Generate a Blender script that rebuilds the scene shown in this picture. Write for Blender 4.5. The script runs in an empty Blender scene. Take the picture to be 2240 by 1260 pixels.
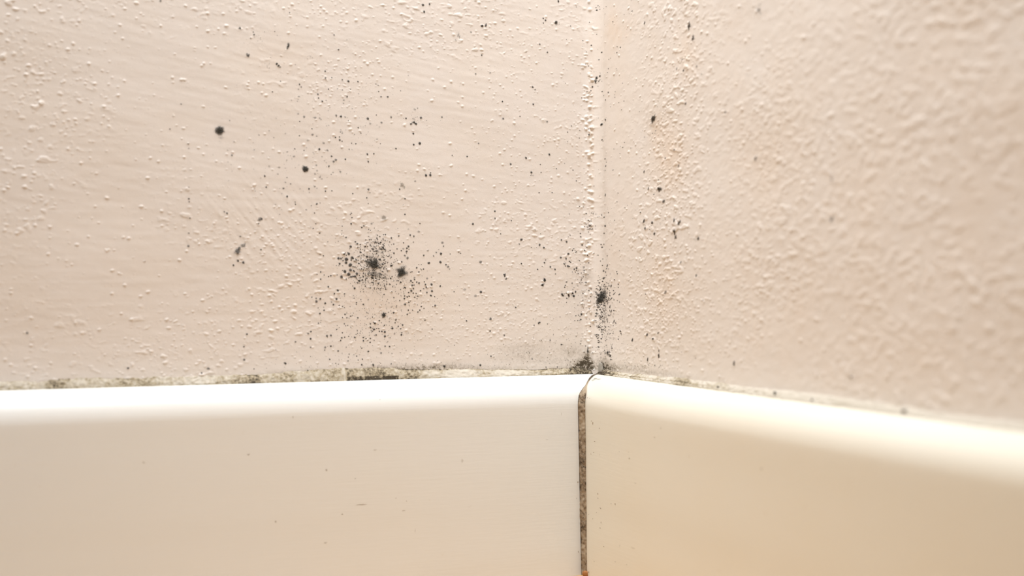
import bpy, math
import numpy as np
from mathutils import Vector

R = np.random.default_rng(11)
C = bpy.context.scene.collection
scene = bpy.context.scene

# ------------------------------------------------------------------ camera, world, lights
W_PX, H_PX, F_PX = 2240.0, 1260.0, 2873.0
HB = 0.0513                     # height of the baseboard top above the floor
CAM_Z = HB + 0.0228
DIST = 0.35                     # depth of the room corner in front of the lens
cam_d = bpy.data.cameras.new('camera')
cam = bpy.data.objects.new('camera', cam_d)
C.objects.link(cam)
cam.location = (0, 0, CAM_Z)
cam.rotation_euler = (math.pi / 2, 0, 0)
cam_d.sensor_width = 36.0
cam_d.lens = F_PX * 36.0 / W_PX
cam_d.clip_start = 0.005
cam_d.dof.use_dof = True
cam_d.dof.focus_distance = 0.338
cam_d.dof.aperture_fstop = 11.0
scene.camera = cam

world = bpy.data.worlds.new('world')
scene.world = world
world.use_nodes = True
wb = world.node_tree.nodes['Background']
# the rest of the room: pale and cool above and in front, added warm tint low down and left to yellow the right side
wt = world.node_tree
w_tc = wt.nodes.new('ShaderNodeTexCoord')
w_dot = wt.nodes.new('ShaderNodeVectorMath'); w_dot.operation = 'DOT_PRODUCT'
w_dot.inputs[1].default_value = (-0.72, -0.20, -0.665)
w_map = wt.nodes.new('ShaderNodeMapRange'); w_map.interpolation_type = 'SMOOTHSTEP'
w_map.inputs['From Min'].default_value = -0.05
w_map.inputs['From Max'].default_value = 0.62
w_mix = wt.nodes.new('ShaderNodeMix'); w_mix.data_type = 'RGBA'
w_mix.inputs[6].default_value = (0.98, 1.0, 1.03, 1)
w_mix.inputs[7].default_value = (0.64, 0.43, 0.17, 1)
wt.links.new(w_tc.outputs['Generated'], w_dot.inputs[0])
wt.links.new(w_dot.outputs['Value'], w_map.inputs['Value'])
wt.links.new(w_map.outputs['Result'], w_mix.inputs[0])
wt.links.new(w_mix.outputs[2], wb.inputs['Color'])
wb.inputs['Strength'].default_value = 0.40

ld = bpy.data.lights.new('ceiling_light', 'AREA')
ld.shape = 'DISK'
ld.size = 0.24
ld.energy = 0.76
ld.spread = math.radians(91)
ld.color = (0.975, 1.0, 1.035)
lamp = bpy.data.objects.new('ceiling_light', ld)
C.objects.link(lamp)
lamp.location = (-0.042, 0.192, HB + 0.45)
lamp.rotation_euler = (Vector((0.04, 0.33, HB - 0.01)) - Vector(lamp.location)).to_track_quat('-Z', 'Y').to_euler()

vs = scene.view_settings
vs.view_transform = 'Standard'
vs.look = 'None'
vs.exposure = 0.06
vs.gamma = 1.0
vs.use_curve_mapping = False

# ------------------------------------------------------------------ the corner
A = math.radians(22.5)
CX = (1306.0 - 1120.0) / F_PX * DIST
CO = np.array([CX, DIST, 0.0])
DL = np.array([-math.cos(A), -math.sin(A), 0.0])     # along the left wall, away from the corner
DR = np.array([math.sin(A), -math.cos(A), 0.0])      # along the right wall
UP = np.array([0.0, 0.0, 1.0])
RC = 0.0048                                          # the painted corner is slightly rounded
STEP = 0.00015
Q = 0.0002 / STEP                 # noise lengths below are given in cells of 0.2 mm
UMAX, ZMAX, ZLOW = 0.188, HB + 0.112, HB - 0.004
NU, NZ = int(UMAX / STEP), int((ZMAX - ZLOW) / STEP)
DIRS = {'L': (DL, DR), 'R': (DR, DL)}                # side -> (along, normal into the room)


def ray_uz(side, px, py):
    """Point of a wall plane (u along it, z height) seen in the direction of a photo pixel."""
    px = np.asarray(px, float); py = np.asarray(py, float)
    d, n = DIRS[side]
    rx = (px - 1120.0) / F_PX; rz = -(py - 630.0) / F_PX
    t = (n[0] * CO[0] + n[1] * CO[1]) / (n[0] * rx + n[1])
    X = t * rx - CO[0]; Y = t - CO[1]
    u = X * d[0] + Y * d[1]
    return u, CAM_Z + t * rz, t


def wall_frame(side, u):
    """Base point (xy) and normal at arc length u, with the small fillet in the corner."""
    d, n = DIRS[side]
    u = np.asarray(u, float)
    half = RC * math.pi / 4
    flat = u >= half
    th = np.where(flat, 0.0, (half - u) / RC)         # angle of the normal turning to the other wall
    px_ = np.where(flat, u - half + RC, RC - RC * np.sin(th))
    off = np.where(flat, 0.0, RC - RC * np.cos(th))
    pos = CO + px_[..., None] * d + off[..., None] * n
    nor = np.cos(th)[..., None] * n + np.sin(th)[..., None] * d
    return pos, nor


def smooth_noise(shape, lu, lz, ang=0.0, seed=0):
    """Band limited noise, std 1. lu / lz = gaussian lengths (cells) along and across, turned by ang."""
    r = np.random.default_rng(seed)
    if shape == (NZ, NU):
        lu, lz = lu * Q, lz * Q
    f = np.fft.rfft2(r.standard_normal(shape))
    fz = np.fft.fftfreq(shape[0])[:, None]; fu = np.fft.rfftfreq(shape[1])[None, :]
    a = fu * math.cos(ang) + fz * math.sin(ang)
    b = -fu * math.sin(ang) + fz * math.cos(ang)
    f *= np.exp(-2 * math.pi ** 2 * ((a * lu) ** 2 + (b * lz) ** 2))
    o = np.fft.irfft2(f, shape)
    return (o - o.mean()) / o.std()


def stamp(H, u, z, ru, rz, h, ang=0.0):
    """One paint nodule: a rounded bump with a steep flank."""
    cu, cz = u / STEP, (z - ZLOW) / STEP
    a, b = ru / STEP, rz / STEP
    m = int(max(a, b) * 1.5) + 2
    i0, i1 = max(0, int(cu) - m), min(H.shape[1], int(cu) + m + 1)
    j0, j1 = max(0, int(cz) - m), min(H.shape[0], int(cz) + m + 1)
    if i0 >= i1 or j0 >= j1:
        return
    x = np.arange(i0, i1)[None, :] - cu; y = np.arange(j0, j1)[:, None] - cz
    c, s = math.cos(ang), math.sin(ang)
    q = ((x * c + y * s) / a) ** 2 + ((-x * s + y * c) / b) ** 2
    H[j0:j1, i0:i1] += h * np.exp(-1.3 * q - 0.6 * q * q)


def scatter(H, side, px, py, sx, sy, n, r0, r1, h0, h1, seed):
    r = np.random.default_rng(seed)
    X = px + sx * r.standard_normal(n); Y = py + sy * r.standard_normal(n)
    U, Z, T = ray_uz(side, X, Y)
    for u, z in zip(U, Z):
        if 0 < u < UMAX:
            k = r.random() ** 1.5
            s = r0 + (r1 - r0) * k
            w = 1.0 if side == 'L' else 1.7
            stamp(H, u, z, s * w * r.uniform(.9, 1.5), s * r.uniform(.75, 1.1), (h0 + (h1 - h0) * k), r.uniform(-.5, .5) / w)


MM = 0.001
uu = np.arange(NU) * STEP
zz = ZLOW + np.arange(NZ) * STEP
UG, ZG = np.meshgrid(uu, zz)
HF = {}
# left wall: long brush strokes, nodules, dense flecks towards the corner
sh = (NZ, NU)
topness = np.clip((ZG - HB - .02) / .06, 0, 1)
H = (smooth_noise(sh, 26, 1.6, 0.16, 1) * topness + smooth_noise(sh, 30, 1.7, -0.02, 2) * (1 - topness)) * 0.0055 * MM
H += smooth_noise(sh, 9, 2.6, 0.1, 3) * 0.008 * MM + smooth_noise(sh, 3, 2.2, 0.1, 8) * 0.0035 * MM + smooth_noise(sh, 40, 22, 0.2, 4) * 0.05 * MM
env = np.clip(0.35 + 0.55 * smooth_noise(sh, 45, 32, 0, 5), 0, 1.3)
lump = np.maximum(smooth_noise(sh, 2.2, 1.35, 0.08, 6) - 1.1, 0)
grain = np.maximum(smooth_noise(sh, 1.5, 1.1, 0, 9) - .9, 0)
H += np.minimum(grain, 1.6) * (.25 + env) * 0.020 * MM
H += np.minimum(lump, 1.5) * env * 0.095 * MM
diag = np.exp(-(((UG - ray_uz('L', 590, 500)[0]) / .012) ** 2 + ((ZG - ray_uz('L', 590, 500)[1]) / .009) ** 2))
H += smooth_noise(sh, 16, 1.6, 0.85, 7) * 0.024 * MM * diag
r = np.random.default_rng(21)
for k in range(2100):
    u = r.uniform(0.004, UMAX); z = r.uniform(HB, ZMAX)
    q = r.random() ** 2.2
    s = (.13 + .25 * q) * MM
    stamp(H, u, z, s * r.uniform(1, 1.6), s, (.04 + .15 * q) * MM, r.uniform(-.4, .4))
for a in [(755, 185, 50, 40, 150), (600, 520, 70, 45, 170), (1060, 700, 130, 45, 260), (1180, 330, 70, 170, 300),
          (330, 760, 90, 25, 50), (130, 130, 90, 60, 80), (1010, 740, 120, 35, 130), (150, 250, 100, 60, 60),
          (1130, 610, 70, 60, 150), (700, 20, 60, 40, 60), (520, 720, 90, 40, 70), (1080, 80, 110, 60, 140)]:
    scatter(H, 'L', *a[:4], int(a[4] * 1.5), .10 * MM, .29 * MM, .04 * MM, .13 * MM, int(a[0] * 7 + a[1]))
scatter(H, 'L', 1294, 400, 8, 260, 380, .14 * MM, .5 * MM, .05 * MM, .30 * MM, 31)
scatter(H, 'L', 1268, 400, 12, 240, 120, .13 * MM, .3 * MM, .04 * MM, .12 * MM, 32)
H += np.exp(-((UG - 0.0016) / .0014) ** 2) * (0.03 + 0.05 * smooth_noise(sh, 6, 8, 0, 33)) * MM
HF['L'] = H
# right wall: stippled roller texture
H = smooth_noise(sh, 12, 2.0, -0.7, 41) * 0.004 * MM + smooth_noise(sh, 40, 25, 0, 43) * 0.06 * MM
H += smooth_noise(sh, 5, 3, 0.2, 42) * 0.010 * MM
px_of_u = np.interp(uu, ray_uz('R', np.arange(1310, 2400, 10), np.full(109, 630.))[0], np.arange(1310, 2400, 10))[None, :]
col = np.exp(-((px_of_u - 1465 - (ZG - HB - .05) * 900) / 75) ** 2)
col2 = np.exp(-((px_of_u - 1700) / 110) ** 2) * np.exp(-((ZG - HB - .045) / .028) ** 2)
far = np.clip((px_of_u - 1700) / 250, 0, 1)
stip = np.maximum(smooth_noise(sh, 2.9, 1.45, 0.05, 44) - .6, 0)
stip2 = np.maximum(smooth_noise(sh, 3.0, 2.2, 0.05, 46) - .15, 0)
env = np.clip(0.35 + 0.5 * smooth_noise(sh, 40, 30, 0, 45), 0, 1.2)
grain = np.maximum(smooth_noise(sh, 2.0, 1.1, 0, 47) - .8, 0)
H += np.minimum(grain, 1.6) * (.2 + .9 * col + .6 * col2) * 0.026 * MM
H += np.minimum(stip, 1.4) * (0.10 * col + 0.07 * col2 + .03 * env) * MM
H += np.minimum(stip2, 1.4) * (0.088 * far * (0.75 + .3 * env) + 0.04 * col2 + .012 * env) * MM
r = np.random.default_rng(51)
for k in range(1100):
    u = r.uniform(0.006, UMAX); z = r.uniform(HB, ZMAX)
    q = r.random() ** 2
    s = (.16 + .22 * q) * MM
    stamp(H, u, z, s * r.uniform(1.0, 1.9), s, (.05 + .15 * q) * MM, r.uniform(-.4, .4))
for a in [(1465, 340, 40, 130, 330), (1430, 680, 50, 60, 240), (1640, 620, 90, 50, 130), (1540, 660, 70, 50, 90),
          (1660, 215, 50, 60, 70), (1690, 350, 50, 40, 90), (1500, 90, 30, 60, 90)]:
    scatter(H, 'R', *a[:4], int(a[4] * 1.5), .10 * MM, .27 * MM, .05 * MM, .15 * MM, int(a[0] * 3 + a[1]))
scatter(H, 'R', 1320, 300, 6, 260, 40, .12 * MM, .25 * MM, .04 * MM, .10 * MM, 53)
HF['R'] = H
# both reliefs meet in the crease
mean0 = (HF['L'][:, :1] + HF['R'][:, :1]) / 2
for s_ in 'LR':
    HF[s_] = HF[s_] + (mean0 - HF[s_][:, :1]) * np.exp(-(uu / .0012) ** 2)[None, :]


def height(side, u, z):
    H = HF[side]
    x = np.clip(np.asarray(u) / STEP, 0, NU - 1.001); y = np.clip((np.asarray(z) - ZLOW) / STEP, 0, NZ - 1.001)
    i = x.astype(int); j = y.astype(int); a = x - i; b = y - j
    return (H[j, i] * (1 - a) + H[j, i + 1] * a) * (1 - b) + (H[j + 1, i] * (1 - a) + H[j + 1, i + 1] * a) * b


def on_wall(side, u, z, lift):
    pos, nor = wall_frame(side, u)
    p = pos + nor * (height(side, u, z) + lift)[..., None]
    p[..., 2] = z
    return p


# ------------------------------------------------------------------ materials
def new_mat(name):
    m = bpy.data.materials.new(name)
    m.use_nodes = True
    nt = m.node_tree
    return m, nt, nt.nodes['Principled BSDF'], nt.nodes['Material Output']


def node(nt, kind, **kw):
    n = nt.nodes.new(kind)
    for k, v in kw.items():
        if isinstance(k, str) and hasattr(n, k):
            setattr(n, k, v)
    return n


def noise(nt, scale, detail=3.0, rough=.55, vec=None):
    n = nt.nodes.new('ShaderNodeTexNoise')
    n.inputs['Scale'].default_value = scale
    n.inputs['Detail'].default_value = detail
    n.inputs['Roughness'].default_value = rough
    if vec is None:
        tc = nt.nodes.new('ShaderNodeTexCoord')
        vec = tc.outputs['Object']
    nt.links.new(vec, n.inputs['Vector'])
    return n.outputs['Fac']


def ramp(nt, fac, stops):
    n = nt.nodes.new('ShaderNodeValToRGB')
    e = n.color_ramp.elements
    while len(e) < len(stops):
        e.new(.5)
    for k, (p, c) in enumerate(stops):
        e[k].position = p
        e[k].color = (*c, 1) if len(c) == 3 else c
    nt.links.new(fac, n.inputs['Fac'])
    return n.outputs['Color']


def mix(nt, fac, a, b, mode='MIX'):
    n = nt.nodes.new('ShaderNodeMix')
    n.data_type = 'RGBA'; n.blend_type = mode
    for sock, v in ((n.inputs[0], fac), (n.inputs[6], a), (n.inputs[7], b)):
        if isinstance(v, (int, float)):
            sock.default_value = v
        elif isinstance(v, tuple):
            sock.default_value = (*v, 1)
        else:
            nt.links.new(v, sock)
    return n.outputs[2]


def attr(nt, name):
    n = nt.nodes.new('ShaderNodeAttribute')
    n.attribute_name = name
    return n.outputs['Fac']


def mul(nt, a, b, op='MULTIPLY', clamp=False):
    n = nt.nodes.new('ShaderNodeMath')
    n.operation = op; n.use_clamp = clamp
    for s, v in ((n.inputs[0], a), (n.inputs[1], b)):
        if isinstance(v, (int, float)):
            s.default_value = v
        else:
            nt.links.new(v, s)
    return n.outputs[0]


def bump(nt, bsdf, h, dist, strength=1.0):
    n = nt.nodes.new('ShaderNodeBump')
    n.inputs['Distance'].default_value = dist
    n.inputs['Strength'].default_value = strength
    nt.links.new(h, n.inputs['Height'])
    nt.links.new(n.outputs['Normal'], bsdf.inputs['Normal'])


def wall_mat(name, base, tint):
    m, nt, b, o = new_mat(name)
    mottled = mix(nt, ramp(nt, noise(nt, 60, 4), [(.35, (0, 0, 0)), (.7, (1, 1, 1))]), base, tint)
    g = mul(nt, attr(nt, 'grime'), ramp(nt, noise(nt, 1500, 5, .7), [(.35, (.22,) * 3), (.66, (1.3,) * 3)]), clamp=True)
    c1 = mix(nt, g, mottled, (.22, .17, .105))
    c1 = mix(nt, ramp(nt, g, [(.62, (0, 0, 0)), (1.0, (1, 1, 1))]), c1, (.065, .05, .032))
    c2 = mix(nt, mul(nt, attr(nt, 'ochre'), noise(nt, 600, 4, .6)), c1, (.74, .46, .20))
    nt.links.new(c2, b.inputs['Base Color'])
    b.inputs['Roughness'].default_value = .50
    b.inputs['Specular IOR Level'].default_value = .35
    bump(nt, b, noise(nt, 5200, 3, .6), .00005, .5)
    return m


M_WALL_L = wall_mat('peach_wall_paint', (.80, .738, .680), (.795, .725, .655))
M_WALL_R = wall_mat('peach_stippled_paint', (.80, .735, .670), (.795, .715, .635))


def board_mat(name, base, tint):
    m, nt, b, o = new_mat(name)
    tc = node(nt, 'ShaderNodeTexCoord')
    mp = node(nt, 'ShaderNodeMapping')
    mp.inputs['Scale'].default_value = (1, 1, 14)
    nt.links.new(tc.outputs['Object'], mp.inputs['Vector'])
    c = mix(nt, ramp(nt, noise(nt, 22, 3), [(.35, (0, 0, 0)), (.7, (1, 1, 1))]), base, tint)
    st = ramp(nt, noise(nt, 420, 3, .6), [(.70, (0, 0, 0)), (.80, (.55,) * 3)])
    c = mix(nt, mul(nt, st, .25), c, (.55, .42, .26))
    nt.links.new(c, b.inputs['Base Color'])
    b.inputs['Roughness'].default_value = .38
    b.inputs['Specular IOR Level'].default_value = .45
    bump(nt, b, noise(nt, 110, 4, .6, mp.outputs['Vector']), .00006, .35)
    return m


M_BOARD_L = board_mat('white_gloss_paint', (.81, .81, .78), (.81, .805, .765))
M_BOARD_R = board_mat('white_gloss_warm_bounce', (.795, .755, .65), (.79, .735, .61))  # white paint with warm bounce light mixed into its colour


def dirty_mat(name, clean, mid, dark, scale):
    m, nt, b, o = new_mat(name)
    n1 = noise(nt, scale, 6, .72)
    g = mul(nt, attr(nt, 'grime'), ramp(nt, n1, [(.34, (.42,) * 3), (.62, (1.2,) * 3)]), clamp=True)
    c = mix(nt, ramp(nt, g, [(.02, (0, 0, 0)), (.55, (1, 1, 1))]), clean, mid)
    c = mix(nt, ramp(nt, g, [(.50, (0, 0, 0)), (1.0, (1, 1, 1))]), c, dark)
    nt.links.new(c, b.inputs['Base Color'])
    b.inputs['Roughness'].default_value = .7
    b.inputs['Specular IOR Level'].default_value = .25
    bump(nt, b, noise(nt, scale * 2, 4, .6), .00012, .6)
    return m


M_SEAL = dirty_mat('cream_sealant', (.63, .575, .485), (.40, .33, .22), (.06, .045, .028), 1900)
M_FILL = dirty_mat('dirty_joint_filler', (.42, .33, .23), (.27, .20, .13), (.06, .043, .027), 3300)


def mould_mat(name, colour, tip, fluffy=False):
    m, nt, b, o = new_mat(name)
    c = mix(nt, ramp(nt, noise(nt, 3800, 3, .6), [(.40, (0, 0, 0)), (.75, (1, 1, 1))]), colour, tip)
    nt.links.new(c, b.inputs['Base Color'])
    b.inputs['Roughness'].default_value = .95
    b.inputs['Specular IOR Level'].default_value = .05
    tr = node(nt, 'ShaderNodeBsdfTransparent')
    ms = node(nt, 'ShaderNodeMixShader')
    n = ramp(nt, noise(nt, 6500, 3, .7), [(.36, (.35,) * 3), (.60, (1.25,) * 3)])
    cov = mul(nt, attr(nt, 'cover'), n, clamp=True)
    if fluffy:
        fine = mul(nt, mul(nt, noise(nt, 5200, 4, .75), .5, 'SUBTRACT'), 3.0)
        cov = mul(nt, mul(nt, mul(nt, attr(nt, 'cover'), 1.5), fine, 'ADD'), .38, 'SUBTRACT', clamp=True)
    nt.links.new(cov, ms.inputs[0])
    nt.links.new(tr.outputs[0], ms.inputs[1])
    nt.links.new(b.outputs[0], ms.inputs[2])
    nt.links.new(ms.outputs[0], o.inputs['Surface'])
    return m


M_MOULD = mould_mat('black_mould', (.026, .023, .019), (.10, .095, .085))
M_MOULD_B = mould_mat('brown_black_mould', (.045, .036, .026), (.15, .125, .10))
M_COLONY = mould_mat('fluffy_black_mould', (.026, .024, .020), (.12, .115, .10), True)
M_COLONY_B = mould_mat('fluffy_brown_black_mould', (.045, .036, .026), (.15, .125, .10), True)
M_OLIVE = mould_mat('olive_grime_specks', (.10, .075, .04), (.22, .17, .10))


def plain(name, col, rough=.6, vary=.12, scale=900):
    m, nt, b, o = new_mat(name)
    d = tuple(x * (1 - vary * 2) for x in col)
    nt.links.new(mix(nt, noise(nt, scale, 4), col, d), b.inputs['Base Color'])
    b.inputs['Roughness'].default_value = rough
    return m


M_CHIP = plain('dark_debris', (.055, .032, .022), .8, .3, 2500)
M_FLAKE = plain('white_paint_flake', (.86, .85, .81), .5, .05)
M_LUMP = plain('grey_putty', (.50, .45, .38), .85, .25, 2600)
M_RUST = plain('rust_brown_crumb', (.50, .20, .05), .7, .3, 2500)
M_FLOOR, nt, b, o = new_mat('oak_floor_boards')
tc = node(nt, 'ShaderNodeTexCoord'); mp = node(nt, 'ShaderNodeMapping')
mp.inputs['Scale'].default_value = (3, 40, 3)
mp.inputs['Rotation'].default_value = (0, 0, A)
nt.links.new(tc.outputs['Object'], mp.inputs['Vector'])
nt.links.new(ramp(nt, noise(nt, 4, 6, .6, mp.outputs['Vector']), [(.3, (.46, .27, .11)), (.7, (.60, .38, .18))]), b.inputs['Base Color'])
b.inputs['Roughness'].default_value = .5


# ------------------------------------------------------------------ mesh helpers
def link_mesh(name, verts, faces, mat, parent=None, attrs=None, smooth=True):
    """faces: (n, k) int array or a list of such arrays"""
    if not isinstance(faces, list):
        faces = [faces]
    faces = [np.asarray(f, np.int32) for f in faces if len(f)]
    verts = np.asarray(verts, np.float32)
    me = bpy.data.meshes.new(name)
    me.vertices.add(len(verts))
    me.vertices.foreach_set('co', verts.ravel())
    sizes = np.concatenate([np.full(len(f), f.shape[1], np.int32) for f in faces])
    loops = np.concatenate([f.ravel() for f in faces])
    me.loops.add(len(loops))
    me.loops.foreach_set('vertex_index', loops)
    me.polygons.add(len(sizes))
    me.polygons.foreach_set('loop_start', np.concatenate([[0], np.cumsum(sizes)[:-1]]).astype(np.int32))
    me.update(calc_edges=True)
    me.validate()
    if smooth:
        me.polygons.foreach_set('use_smooth', np.ones(len(sizes), bool))
    for k, v in (attrs or {}).items():
        a = me.attributes.new(k, 'FLOAT', 'POINT')
        a.data.foreach_set('value', np.asarray(v, np.float32).ravel())
    me.materials.append(mat)
    ob = bpy.data.objects.new(name, me)
    C.objects.link(ob)
    if parent is not None:
        ob.parent = parent
        ob.matrix_parent_inverse = parent.matrix_world.inverted()
    return ob


def centre_origin(ob):
    """Object origin at the middle of its mesh."""
    me = ob.data
    n = len(me.vertices)
    co = np.empty(n * 3, np.float32)
    me.vertices.foreach_get('co', co)
    co = co.reshape(-1, 3)
    c = (co.min(0) + co.max(0)) / 2
    me.vertices.foreach_set('co', (co - c).ravel())
    ob.location = [float(x) for x in c]
    me.update()
    return ob


def tag(o, label=None, cat=None, group=None, kind=None):
    if label: o['label'] = label
    if cat: o['category'] = cat
    if group: o['group'] = group
    if kind: o['kind'] = kind
    return o


def grid_faces(nr, nc, flip=False):
    i = np.arange(nr - 1)[:, None] * nc + np.arange(nc - 1)[None, :]
    f = np.stack([i, i + 1, i + nc + 1, i + nc], -1).reshape(-1, 4)
    return f[:, ::-1] if flip else f


# ------------------------------------------------------------------ walls
def ell(U, Z, side, px, py, rx, ry, p=1.0):
    u, z, t = ray_uz(side, px, py)
    fx = .924 if side == 'L' else .42
    a = rx * t / F_PX / fx; b_ = ry * t / F_PX
    return np.exp(-(((U - u) / a) ** 2 + ((Z - z) / b_) ** 2) ** p)


def build_wall(side):
    cu = np.concatenate([uu, UMAX + np.linspace(0, 1, 30)[1:] ** 1.5 * .55])
    cz = np.concatenate([[0, .02, HB - .008], zz, ZMAX + np.linspace(0, 1, 24)[1:] ** 1.5 * .45])
    U, Z = np.meshgrid(cu, cz)
    h = np.zeros(U.shape)
    h[3:3 + NZ, :NU] = HF[side]
    pos, nor = wall_frame(side, cu)
    P = pos[None] + nor[None] * h[..., None]
    P[..., 2] = Z
    g = np.zeros(U.shape); oc = np.zeros(U.shape)
    if side == 'L':
        for a in [(1258, 768, 24, 11, .42), (1283, 799, 17, 11, 1.6), (1291, 790, 8, 16, 1.5), (1262, 806, 36, 6, .8), (1300, 798, 8, 9, 1.0),
                  (1180, 768, 60, 22, .20), (1140, 765, 40, 18, .16), (1292, 600, 9, 20, .35), (900, 806, 90, 8, .55),
                  (980, 803, 60, 8, .42), (840, 810, 40, 7, .5), (690, 812, 40, 7, .4), (620, 817, 40, 6, .35),
                  (1080, 806, 80, 5, .35), (848, 477, 8, 7, .22), (240, 832, 60, 5, .35), (423, 400, 4, 90, .05),
                  (1235, 790, 45, 9, .25), (850, 660, 80, 60, .10), (826, 590, 40, 40, .22), (1120, 790, 90, 14, .12)]:
            g += a[4] * ell(U, Z, side, *a[:4])
        for a in [(640, 130, 90, 60, .12), (850, 660, 90, 60, .22), (1300, 300, 8, 300, .22), (1305, 700, 25, 40, .22)]:
            oc += a[4] * ell(U, Z, side, *a[:4])
    else:
        for a in [(1322, 806, 22, 9, .9), (1317, 790, 10, 10, .5), (1345, 802, 30, 9, .30), (1400, 810, 50, 8, .26),
                  (1440, 818, 50, 7, .22), (1480, 700, 40, 90, .05), (1319, 430, 5, 330, .14), (1430, 270, 14, 20, .15)]:
            g += a[4] * ell(U, Z, side, *a[:4])
        for a in [(1465, 340, 30, 70, .30), (1500, 110, 22, 60, .22), (1450, 640, 30, 80, .22), (1360, 70, 20, 30, .25),
                  (1430, 280, 12, 25, .3), (1335, 60, 12, 40, .3), (1650, 350, 60, 60, .1)]:
            oc += a[4] * ell(U, Z, side, *a[:4])
    nr, nc = U.shape
    ob = link_mesh('wall_left' if side == 'L' else 'wall_right', P.reshape(-1, 3), grid_faces(nr, nc, side == 'L'),
                   M_WALL_L if side == 'L' else M_WALL_R, attrs={'grime': np.clip(g, 0, 1.3), 'ochre': np.clip(oc, 0, 1)})
    return ob


wl = tag(build_wall('L'), 'peach painted wall on the left with brush strokes and black mould spots', 'wall', None, 'structure')
wr = tag(build_wall('R'), 'peach stippled wall on the right of the corner, blurred towards the edge', 'wall', None, 'structure')

e = 0.75
fl = [CO - .02 * (DL + DR), CO + e * DL - .02 * DR, CO + e * (DL + DR), CO + e * DR - .02 * DL]
tag(link_mesh('floor', np.array(fl), np.array([[0, 1, 2, 3]]), M_FLOOR, smooth=False),
    'oak coloured floor below the white skirting boards', 'floor', None, 'structure')

# ------------------------------------------------------------------ baseboards
BW, BR_O, BR_Z = 0.0084, 0.0074, 0.0076
prof = [(0.0000, HB - .0002), (.0004, HB)]
prof += [(BW - BR_O + (BR_O) * math.sin(t), HB - BR_Z + BR_Z * math.cos(t)) for t in np.linspace(0, math.pi / 2, 22)]
prof += [(BW, z) for z in np.linspace(HB - BR_Z, 0, 30)[1:]]
prof = np.array(prof)


def gap_l(o, z):
    front = np.clip((o - .0064) / .0014, 0, 1)
    lean = np.clip((HB - .006 - z) / .045, 0, 1)
    return .00012 + front * (.0011 - .0010 * lean)


def gap_r(o, z):
    front = np.clip((o - .0062) / .0016, 0, 1)
    lean = np.clip((HB - .006 - z) / .045, 0, 1)
    return .0003 + front * (.0009 + .0010 * lean)


def build_board(side):
    d, n = DIRS[side]
    gap = (gap_l if side == 'L' else gap_r)(prof[:, 0], prof[:, 1])
    far_u = np.concatenate([[0, .00015, .0004, .0008, .0014, .002], np.linspace(.003, .72, 160)])
    wob = smooth_noise((len(prof), 256), 12, 2, 0, 71 if side == 'L' else 72)[:, :len(far_u)] * .00002
    P = np.zeros((len(prof), len(far_u), 3))
    for i, (o_, z_) in enumerate(prof):
        for_end = np.exp(-far_u / .0005) * (.00035 if side == 'R' else .00015)      # softly rounded board end
        u = o_ + gap[i] + far_u
        top = np.clip((z_ - (HB - BR_Z)) / BR_Z, 0, 1)
        P[i] = CO + u[:, None] * d + (o_ + wob[i] - for_end * (1 - top * .8) * (o_ > .001))[:, None] * n
        P[i, :, 2] = z_ - for_end * top * 1.3
    nr, nc = P.shape[:2]
    V = P.reshape(-1, 3)
    faces = [grid_faces(nr, nc, side == 'R')]
    # end face across the joint, back to the wall
    ends = P[:, 0]
    inner = ends.copy()
    inner[:, :2] = (CO + (.0002) * n + (.0004) * d)[:2]
    k0 = len(V)
    V = np.concatenate([V, inner])
    i = np.arange(nr - 1)
    ef = np.stack([i * nc, (i + 1) * nc, k0 + i + 1, k0 + i], -1)
    faces.append(ef if side == 'R' else ef[:, ::-1])
    ob = link_mesh('baseboard_left' if side == 'L' else 'baseboard_right', V, faces, M_BOARD_L if side == 'L' else M_BOARD_R)
    return ob


bl = tag(build_board('L'), 'white rounded-top skirting board under the left wall, grimy along its back edge', 'baseboard', None, 'structure')
br = tag(build_board('R'), 'white rounded-top skirting board under the right wall, blurred at its far end', 'baseboard', None, 'structure')


def board_point(side, px, py):
    """Point of a baseboard's surface seen in the direction of a photo pixel (front face or rounded top)."""
    d, n = DIRS[side]
    rx = (px - 1120.0) / F_PX; rz = -(py - 630.0) / F_PX
    best = None
    for o_, z_ in prof[2:]:
        t = (n[0] * CO[0] + n[1] * CO[1] + o_) / (n[0] * rx + n[1])
        z = CAM_Z + t * rz
        if best is None or abs(z - z_) < best[0]:
            best = (abs(z - z_), o_, z_, t)
    if best[1] >= BW - 1e-6:
        t = (n[0] * CO[0] + n[1] * CO[1] + BW) / (n[0] * rx + n[1])
        o_, z_ = BW, CAM_Z + t * rz
    else:
        _, o_, z_, t = best
    X = t * rx - CO[0]; Y = t - CO[1]
    return X * d[0] + Y * d[1], o_, z_, t


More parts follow.
